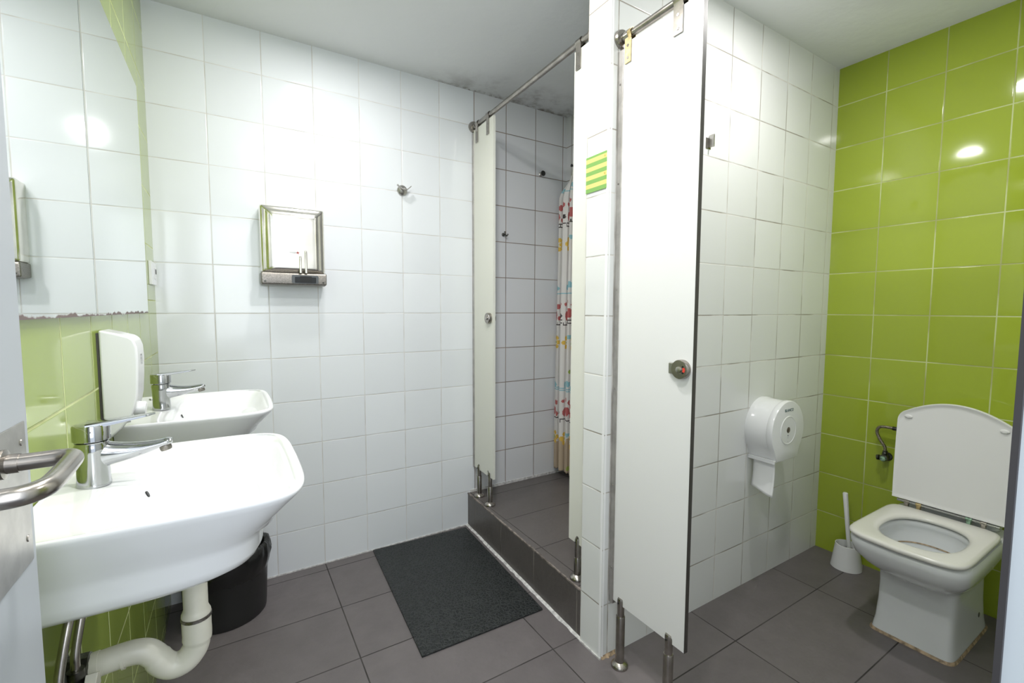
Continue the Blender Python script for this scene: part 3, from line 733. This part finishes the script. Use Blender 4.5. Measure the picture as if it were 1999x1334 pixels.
lock(t, B0 + dT * 0.275 + nT * (TH / 2) + Vector((0, 0, 1.046)), nT, dT)

# striped sticker on the pier
t = thing('striped_sign', (1.2992, -1.075, 1.612), 'small green and yellow striped sign on the end of the tiled pier', 'sign')
OCHRE = simple('ochre_print', (0.55, 0.42, 0.10), 0.5)
stripes = simple('sign_green', (0.20, 0.40, 0.10), 0.35), simple('sign_yellow', (0.74, 0.58, 0.20), 0.35)
bm = BM(); n = 9
hs = [0.0075] + [0.0139] * 8
z = 1.727; Y0, Y1 = -1.026, -1.1275
for k in range(9):
    h = hs[k]; mi = k % 2
    box(bm, 1.2970, Y1, z - h, 1.2995, Y0, z, mi); z -= h
finish('board', bm, list(stripes), t, smooth=False)
for yy, zz in ((-1.1175, 1.7125), (-1.1175, 1.6570)):
    bm = BM(); lathe(bm, (1.2970, yy, zz), (-1, 0, 0), [(0, 0.0035), (0.0006, 0.0035)], 14); finish('printed_mark', bm, OCHRE, t)

# ------------------------------------------------------------------ shower hooks and curtain
t = thing('coat_hook', (1.828, 0.0, 2.008), 'round dark knob hook on the shower back wall', 'hook')
bm = BM(); lathe(bm, (1.828, 0, 2.006), (0, -1, 0), [(0, 0.012), (0.003, 0.012), (0.006, 0.008), (0.022, 0.011)], 24); finish('stem', bm, M['steel_light'], t)
bm = BM(); lathe(bm, (1.828, -0.022, 2.006), (0, -1, 0), [(0, 0.012), (0.006, 0.0155), (0.010, 0.013), (0.0105, 0.004)], 24); finish('cap', bm, M['black_plastic'], t)
t = thing('coat_hook', (1.578, 0.0, 1.634), 'small dark hook on shower tiles just behind the narrow panel', 'hook')
bm = BM(); lathe(bm, (1.574, 0, 1.634), (0, -1, 0), [(0, 0.010), (0.003, 0.010), (0.005, 0.006), (0.022, 0.006)], 20); finish('stem', bm, M['dark_metal'], t)
bm = BM(); tube(bm, smooth_path([(1.574, -0.018, 1.650), (1.576, -0.020, 1.634), (1.584, -0.022, 1.626), (1.592, -0.024, 1.636)], 5), 0.004, 12); finish('prong', bm, M['dark_metal'], t)
t = thing('coat_hook', (1.806, YP, 1.844), 'small steel hook plate high on the cubicle wall beside the panel edge', 'hook')
finish('plate', box(BM(), 1.783, YP - 0.002, 1.818, 1.812, YP, 1.858), M['steel'], t, smooth=False, bevel=0.0008)
finish('prong', box(BM(), 1.800, YP - 0.022, 1.823, 1.806, YP - 0.002, 1.868), M['steel_light'], t, smooth=False, bevel=0.001)
t = thing('curtain_hook', (XS, -0.104, 2.055), 'small wall hook holding the gathered shower curtain', 'hook')
bm = BM(); lathe(bm, (XS, -0.104, 2.055), (-1, 0, 0), [(0, 0.014), (0.004, 0.014), (0.006, 0.006), (0.040, 0.006), (0.044, 0.009)], 20); finish('peg', bm, M['black_plastic'], t)

def curtain():
    XC = 1.966
    nu, nv = 150, 300; z0, z1 = 0.232, 2.052
    cols = [simple('curtain_cloth', (0.76, 0.74, 0.72), 0.8), simple('curtain_red', (0.50, 0.13, 0.13), 0.8), simple('curtain_yellow', (0.75, 0.50, 0.09), 0.8),
            simple('curtain_blue', (0.30, 0.55, 0.62), 0.8), simple('curtain_green', (0.36, 0.48, 0.10), 0.8), simple('curtain_black', (0.06, 0.05, 0.05), 0.8), simple('curtain_stain', (0.50, 0.40, 0.29), 0.85)]
    def pat(u, z):
        # u: cloth distance in metres, z: height; motifs repeat every 0.62 m down and 0.10 m across
        best = 0
        for shift, zoff in ((0.028, 0.0), (0.090, 0.015)):
            for rep in range(-1, 5):
                uu = u - shift - rep * 0.125; zz = (z - zoff - 0.33) % 0.585
                if abs(uu) > 0.07: continue
                def e(cx, cz, rx, rz): return ((uu - cx) / rx) ** 2 + ((zz - cz) / rz) ** 2 < 1
                # flower
                for k in range(6):
                    a = k * PI / 3
                    if shift < 0.05 and e(0.022 * math.cos(a), 0.10 + 0.030 * math.sin(a), 0.011, 0.014): best = 2
                if shift < 0.05 and e(0, 0.10, 0.007, 0.008): return 4
                if shift > 0.05 and e(0.0, 0.12, 0.018, 0.012): best = 3
                # figure with red patches above a small fence
                if e(-0.006, 0.262, 0.018, 0.028) or e(0.014, 0.315, 0.012, 0.016) or e(-0.018, 0.330, 0.010, 0.012): best = 1
                if e(0.022, 0.245, 0.007, 0.014): best = 5 if shift > .05 else 1
                if abs(uu) < 0.030 and (abs(zz - 0.205) < 0.0022 or abs(zz - 0.222) < 0.0016): best = 5
                if abs(zz - 0.212) < 0.010 and (int((uu + 1) / 0.011) % 2 == 0) and abs(uu) < 0.030 and ((uu + 1) / 0.011) % 1 < 0.3: best = 5
                if abs(zz - 0.395) < 0.0016: best = 3
                if e(0.0, 0.425, 0.019, 0.014) or e(-0.008, 0.436, 0.011, 0.012): best = 3
                if shift > 0.05 and e(0.01, 0.50, 0.010, 0.013): best = 4
        return best
    bm = BM(); grid = []
    for j in range(nv + 1):
        v = j / nv; z = z0 + (z1 - z0) * v; row = []
        g = max(0.0, (z - 1.86) / (z1 - 1.86)); g = g * g * (3 - 2 * g)       # gather towards the hook
        for i in range(nu + 1):
            u = i / nu * 0.36
            y = -0.012 - u * 0.62 - 0.006 * math.sin(u * 150 + 0.5 + z * 0.6)
            y += 0.006 * math.sin(z * 2.2)
            x = XC + 0.022 * math.cos(u * 75 + z * 0.5) + 0.006 * math.sin(u * 190 + z * 2.0) - 0.018 * (1 - v)
            x = x * (1 - g) + (XC + 0.025 + 0.10 * (x - XC)) * g; y = y * (1 - g) + (-0.104 + 0.12 * (y + 0.104)) * g
            zz = z - 0.10 * g * abs(i / nu - 0.42)
            y = min(y, -0.004)
            row.append(bm.verts.new((x, y, zz)))
        grid.append(row)
    for j in range(nv):
        for i in range(nu):
            f = bm.faces.new((grid[j][i], grid[j][i + 1], grid[j + 1][i + 1], grid[j + 1][i]))
            zz = z0 + (z1 - z0) * (j + 0.5) / nv
            k = pat((i + 0.5) / nu * 0.36, zz)
            if k == 0 and zz < 0.42 + 0.05 * noise.noise(Vector((i * 0.08, 0, 1.3))): k = 6
            f.material_index = k
    o = finish('shower_curtain', bm, cols, angle=180)
    md = o.modifiers.new('thick', 'SOLIDIFY'); md.thickness = 0.0012
    tag(o, 'white shower curtain printed with red, yellow and blue motifs in the shower corner', 'shower curtain')
curtain()

# ------------------------------------------------------------------ toilet paper dispenser
def tp():
    cx, cz, r = 2.236, 0.706, 0.128; ya, yb = YP, -1.252
    t = thing('paper_dispenser', (cx, YP, 0.58), 'round white toilet roll dispenser on the cubicle wall', 'dispenser')
    def outline(r, y, inset=0.0):
        pts = []; zl = -0.126 + inset; w = 0.082 - inset; a0 = math.radians(33)
        for k in range(70):
            a = -a0 + (PI + 2 * a0) * k / 69
            pts.append(Vector((cx + r * math.cos(a), y, cz + r * math.sin(a))))
        pts += [Vector((cx - w - 0.012, y, cz + zl + 0.035)), Vector((cx - w, y, cz + zl)), Vector((cx, y, cz + zl)), Vector((cx + w, y, cz + zl)), Vector((cx + w + 0.012, y, cz + zl + 0.035))]
        return pts
    bm = BM()
    loft(bm, [outline(r, ya), outline(r, ya - 0.018), outline(r - 0.004, ya - 0.022, .001), outline(r - 0.005, ya - 0.090, .001), outline(r - 0.001, ya - 0.094), outline(r - 0.001, yb + 0.006), outline(r - 0.004, yb + 0.001, 0.002), outline(r - 0.009, yb, 0.004)])
    finish('housing', bm, M['abs'], t, angle=45)
    bm = BM(); lathe(bm, (cx - 0.002, yb + 0.0005, cz + 0.002), (0, -1, 0), [(0, 0.062), (0.002, 0.061), (0.003, 0.058), (0.0018, 0.055)], 56)
    finish('viewing_ring', bm, M['abs'], t, angle=20)
    bm = BM(); lathe(bm, (cx - 0.004, yb - 0.0013, cz + 0.004), (0, -1, 0), [(0, 0.0125), (0.0012, 0.012), (0.0015, 0.010)], 28); finish('keyhole', bm, simple('brown_lock', (0.10, 0.08, 0.06), 0.5, nscale=100, namp=0.6), t)
    bm = BM()
    for dz, h, w in ((-0.020, 0.005, 0.003), (-0.029, 0.0045, 0.0012), (-0.045, 0.007, 0.001)):
        lathe(bm, (cx - 0.005, yb - 0.0013, cz + dz), (0, -1, 0), [(0, w), (0.0006, w)], 10)
    finish('printed_mark', bm, M['ink_grey'], t)
    text('brand_print', 'BLANCO', 0.017, (cx - 0.002, yb - 0.0006, cz + 0.088), (1, 0, 0), (0, 0, 1), M['ink'], t)
    bm = BM(); box(bm, cx - 0.094, yb + 0.002, 0.574, cx - 0.086, ya, 0.590); finish('tear_edge', bm, M['abs'], t, smooth=False, bevel=0.001)
    bm = BM(); rings = []
    for k in range(15):
        s = k / 14; z = 0.590 - 0.135 * s
        xo = cx - 0.076 + 0.004 * math.sin(s * 3.0) - 0.010 * s * s
        drop = lambda f: -0.022 * f * s
        rings.append([Vector((xo - 0.010 * s * math.sin(PI * f), ya - 0.014 - 0.092 * f, z + drop(f) + 0.004 * math.sin(f * 5) * s)) for f in [j / 10 for j in range(11)]])
    rv = [[bm.verts.new(p) for p in r_] for r_ in rings]
    for a, b in zip(rv, rv[1:]):
        for i in range(10): bm.faces.new((a[i], a[i + 1], b[i + 1], b[i]))
    o = finish('toilet_paper', bm, M['paper'], None, angle=180)
    md = o.modifiers.new('thick', 'SOLIDIFY'); md.thickness = 0.0008
    tag(o, 'sheet of white toilet paper hanging from the round dispenser', 'toilet paper')
tp()

# ------------------------------------------------------------------ toilet
def toilet():
    CY = -1.668
    t = thing('toilet', (2.45, CY, 0.0), 'white floor standing toilet with its lid raised against the green wall', 'toilet')
    S = lambda xf, xb, hy, z, n=5.0, bow=0.0: superell(xf, xb, hy, CY, z, n, 96, -bow)
    rings = [S(2.296, 2.700, 0.122, 0.0, 11), S(2.298, 2.700, 0.120, 0.010, 11), S(2.306, 2.695, 0.114, 0.05, 11), S(2.312, 2.690, 0.110, 0.12, 11), S(2.312, 2.690, 0.109, 0.19, 10),
             S(2.305, 2.690, 0.111, 0.225, 8), S(2.288, 2.695, 0.118, 0.245, 5, 0.006), S(2.255, 2.700, 0.134, 0.263, 4.6, 0.012), S(2.215, 2.705, 0.150, 0.290, 4.6, 0.018),
             S(2.188, 2.710, 0.162, 0.325, 7.5, 0.022), S(2.172, 2.712, 0.169, 0.360, 7.5, 0.024), S(2.170, 2.712, 0.170, 0.380, 7.5, 0.024), S(2.178, 2.708, 0.165, 0.390, 7.5, 0.024)]
    I = lambda xf, xb, hy, z, n=2.3: superell(xf, xb, hy, CY - 0.004, z, n, 96)
    rings += [I(2.205, 2.520, 0.122, 0.390), I(2.210, 2.515, 0.118, 0.383), I(2.205, 2.520, 0.122, 0.370), I(2.200, 2.520, 0.122, 0.345), I(2.236, 2.510, 0.110, 0.310), I(2.285, 2.500, 0.090, 0.270), I(2.335, 2.48, 0.066, 0.225), I(2.36, 2.45, 0.045, 0.200)]
    bm = BM(); loft(bm, rings); finish('bowl', bm, M['ceramic_toilet'], t, angle=60)
    bm = BM(); loft(bm, [I(2.2400, 2.5070, 0.1075, 0.3075), I(2.2378, 2.5092, 0.1090, 0.3120)], False, False); o = finish('water_line', bm, M['brown_sealant'], t); o['label'] = 'thin brown stain line inside the bowl'
    bm = BM(); bm.faces.new([bm.verts.new(p) for p in I(2.318, 2.490, 0.074, 0.240)]); finish('water', bm, M['water'], t, smooth=False)
    bm = BM(); lathe(bm, (2.60, CY - 0.1105, 0.075), (0, -1, 0), [(0, 0.010), (0.003, 0.009), (0.004, 0.004)], 16); finish('bolt_cap', bm, M['edge_dark'], t)
    # stained sealant at the foot
    o_ = S(2.291, 2.704, 0.126, 0.0006, 11); i_ = S(2.297, 2.700, 0.121, 0.010, 11)
    bm = BM(); loft(bm, [o_, i_], False, False); finish('floor_seal', bm, M['brown_sealant'], t)
    # seat
    SO = lambda d, z: superell(2.160 + d, 2.588 - d, 0.1660 - d, CY, z, 8.5, 96, -0.026)
    SI = lambda d, z: superell(2.205 - d, 2.510 + d, 0.112 + d, CY - 0.004, z, 2.5, 96)
    bm = BM(); R = [SI(0.004, 0.3965), SO(0.004, 0.3965), SO(0.0, 0.402), SO(0.0, 0.408), SO(0.003, 0.4125), SO(0.012, 0.4155), SI(0.022, 0.4155), SI(0.010, 0.413), SI(0.001, 0.407), SI(0.0, 0.402), SI(0.004, 0.3965)]
    loft(bm, R, False, False); finish('seat', bm, M['seat_plastic'], t, angle=60)
    bm = BM(); loft(bm, [SO(0.008, 0.3905), SO(0.008, 0.3966)], True, True)
    # lid: tall shield shape with a softly arched top
    pts = []
    hw = 0.1735; zl, zc, zt = 0.437, 0.800, 0.850
    pts.append((-hw + 0.006, zl)); 
    for k in range(9): s = k / 8; pts.append((-hw + 0.006 - 0.006 * math.sin(s * PI / 2), zl + 0.01 + (zc - 0.040 - zl - 0.01) * s))
    for k in range(1, 7):
        a = PI - (PI / 2 - 0.42) * k / 6; pts.append((-hw + 0.046 + 0.046 * math.cos(a), zc - 0.040 + 0.047 * math.sin(a)))
    xa, za = pts[-1]
    for k in range(1, 24):
        s = -1 + 2 * k / 24; pts.append((-xa * s * -1 if False else xa * -s, za + (zt - za) * (1 - s * s)))
    left = [p for p in pts]
    right = [(-a, b) for a, b in left[:16]][::-1]
    poly = left + right
    lean = lambda b: 2.598 + (b - zl) * 0.085
    def lidpt(sc, d): 
        c = 0.63
        return [Vector((lean(b) + d, CY - 0.0 + a * sc, c + (b - c) * sc)) for a, b in poly]
    bm = BM(); loft(bm, [lidpt(0.90, -0.008), lidpt(0.955, -0.0085), lidpt(0.975, -0.012), lidpt(0.992, -0.0125), lidpt(1.0, -0.008), lidpt(1.0, 0.002), lidpt(0.985, 0.010), lidpt(0.90, 0.013)])
    finish('lid', bm, M['lid_plastic'], t, angle=50)
    for s in (-1, 1):
        bm = BM(); rings = []
        c = Vector((lean(0.775) - 0.0080, CY + s * 0.138, 0.778))
        nrm = Vector((-1, 0, 0.085)).normalized(); up = Vector((0.085, 0, 1)).normalized(); sd = Vector((0, 1, 0))
        for h, k in ((0, 1.0), (0.003, 1.0), (0.0055, 0.75), (0.0062, 0.3)):
            rings.append([c + nrm * h + (sd * 0.013 * math.cos(a) + up * 0.0075 * math.sin(a)) * k for a in [2 * PI * j / 24 for j in range(24)]])
        loft(bm, rings); finish('bumper', bm, M['lid_plastic'], t)
    bm = BM(); tube(bm, [(2.594, CY - 0.150, 0.4285), (2.594, CY + 0.150, 0.4285)], 0.0055, 16); hb = finish('hinge_bar', bm, M['chrome'], t)
    for yy, mm in ((0.118, 'steel'), (0.080, 'brass'), (-0.068, 'verdigris'), (-0.108, 'steel')):
        bm = BM(); lathe(bm, (2.594, CY + yy - 0.009, 0.4285), (0, 1, 0), [(0, 0.0085), (0.018, 0.0085)], 20); box(bm, 2.586, CY + yy - 0.006, 0.400, 2.602, CY + yy + 0.006, 0.424)
        finish('hinge_block', bm, M[mm], hb, bevel=0.001)
    bm = BM(); loft(bm, [superell(2.640, 2.780, 0.135, CY, z, 8, 64) for z in (0.392, 0.40, 0.76)] + [superell(2.644, 2.780, 0.131, CY, 0.766, 8, 64)])
    finish('cistern', bm, M['ceramic_toilet'], t)
toilet()

# water supply beside the toilet
t = thing('supply_valve', (XG, -1.414, 0.545), 'corroded water valve with braided hose on the green wall beside the raised lid', 'valve')
bm = BM(); lathe(bm, (XG, -1.414, 0.548), (-1, 0, 0), [(0, 0.020), (0.004, 0.018), (0.006, 0.011), (0.030, 0.011), (0.032, 0.015), (0.046, 0.015), (0.048, 0.009)], 20)
lathe(bm, (XG - 0.030, -1.414, 0.548), (0, 0, 1), [(0, 0.0105), (0.022, 0.0105), (0.024, 0.009), (0.032, 0.009)], 14)
lathe(bm, (XG - 0.030, -1.414, 0.548), (0, 1, -0.2), [(0, 0.009), (0.018, 0.009), (0.020, 0.013), (0.030, 0.012)], 8)
finish('body', bm, M['dark_metal'], t, angle=30)
bm = BM(); lathe(bm, (XG - 0.046, -1.414, 0.546), (-1, 0, 0), [(0, 0.013), (0.010, 0.011), (0.012, 0.006)], 8); finish('knob', bm, M['verdigris'], t)
bm = BM(); tube(bm, smooth_path([(XG - 0.030, -1.414, 0.578), (XG - 0.030, -1.411, 0.598), (XG - 0.032, -1.392, 0.630), (XG - 0.034, -1.381, 0.660), (XG - 0.036, -1.389, 0.683), (XG - 0.038, -1.412, 0.690), (XG - 0.040, -1.455, 0.690), (XG - 0.045, -1.530, 0.690)], 8), 0.0065, 16)
finish('braided_hose', bm, simple('braided_steel', (0.32, 0.28, 0.23), 0.35, 1.0, nscale=300, namp=0.6, bump=0.5, bscale=400), t)
bm = BM(); lathe(bm, (XG - 0.040, -1.440, 0.690), (0, -1, 0), [(0, 0.009), (0.020, 0.009)], 8); finish('hose_nut', bm, M['dark_metal'], t, angle=30)

# toilet brush
bx, by = 2.690, -1.312
t = thing('brush_holder', (bx, by, 0.0), 'small white plastic toilet brush holder on the dark floor by the green wall', 'brush holder')
bm = BM()
rings = []
for z, r in ((0.0015, 0.062), (0.010, 0.0605), (0.105, 0.0475), (0.112, 0.047), (0.113, 0.044), (0.106, 0.043), (0.020, 0.052)):
    rings.append([Vector((bx + r * math.cos(2 * PI * k / 48), by + r * math.sin(2 * PI * k / 48), z)) for k in range(48)])
# notch cut in the lower rim
for k in (40, 41, 42):
    for j in (0, 1):
        rings[j][k].z = 0.026 if j == 0 else 0.028
loft(bm, rings, True, True); finish('cup', bm, M['abs'], t, angle=50)
t = thing('toilet_brush', (bx, by, 0.02), 'white toilet brush with leaning handle standing in its holder', 'toilet brush')
bm = BM(); tube(bm, [(bx + 0.008, by - 0.006, 0.055), (bx + 0.006, by - 0.004, 0.11), (bx - 0.008, by + 0.016, 0.355), (bx - 0.008, by + 0.016, 0.358)], [0.0075, 0.0085, 0.0105, 0.008], 20); finish('handle', bm, M['abs'], t)
bm = BM(); lathe(bm, (bx + 0.008, by - 0.006, 0.024), (0, 0, 1), [(0, 0.012), (0.008, 0.030), (0.055, 0.034), (0.066, 0.022)], 28); finish('bristles', bm, simple('grey_bristles', (0.25, 0.25, 0.25), 0.9, bump=1.0, bscale=300), t)

# ------------------------------------------------------------------ waste bin with bag
bx, by = 0.196, -0.165
t = thing('waste_bin', (bx, by, 0.0), 'round black waste bin in the corner under the basins', 'bin')
bm = BM(); lathe(bm, (bx, by, 0.0), (0, 0, 1), [(0.001, 0.136), (0.006, 0.139), (0.030, 0.1405), (0.215, 0.149), (0.222, 0.152), (0.230, 0.151), (0.228, 0.145), (0.02, 0.134)], 64); finish('tub', bm, M['black_plastic'], t, angle=50)
bm = BM(); rings = []
random.seed(11)
prof = [(0.175, 0.1500, 0.004), (0.190, 0.1540, 0.006), (0.205, 0.1580, 0.008), (0.222, 0.1600, 0.010), (0.245, 0.1610, 0.012), (0.268, 0.1570, 0.012), (0.278, 0.146, 0.008), (0.262, 0.136, 0.006), (0.20, 0.131, 0.003)]
for j, (z, r, amp) in enumerate(prof):
    ring = []
    for k in range(120):
        a = 2 * PI * k / 120
        nn = noise.noise(Vector((math.cos(a) * 4, math.sin(a) * 4, j * 0.5))) + 0.5 * noise.noise(Vector((math.cos(a) * 12, math.sin(a) * 12, j * 0.7)))
        rr = max(r + amp * nn, r - 0.002 if j < 7 else 0); ring.append(Vector((bx + rr * math.cos(a), by + rr * math.sin(a), z + (0.018 * nn if j in (0, 1, 4, 5, 6) else 0.006 * nn))))
    rings.append(ring)
loft(bm, rings, False, False)
o = finish('bin_bag', bm, M['bag'], None, angle=180); tag(o, 'crumpled black plastic bag lining the round bin', 'bin bag')

# ------------------------------------------------------------------ floor mat
c = [Vector((0.815, -0.008, 0)), Vector((1.318, -0.030, 0)), Vector((1.281, -0.818, 0)), Vector((0.774, -0.806, 0))]
bm = BM(); prism(bm, [(p.x, p.y) for p in c], lambda a, b, d: Vector((a, b, d)), 0.0005, 0.007)
o = finish('floor_mat', bm, M['mat'], None, smooth=False, bevel=0.0015); tag(o, 'black textured rubber mat on the floor in front of the shower step', 'mat')
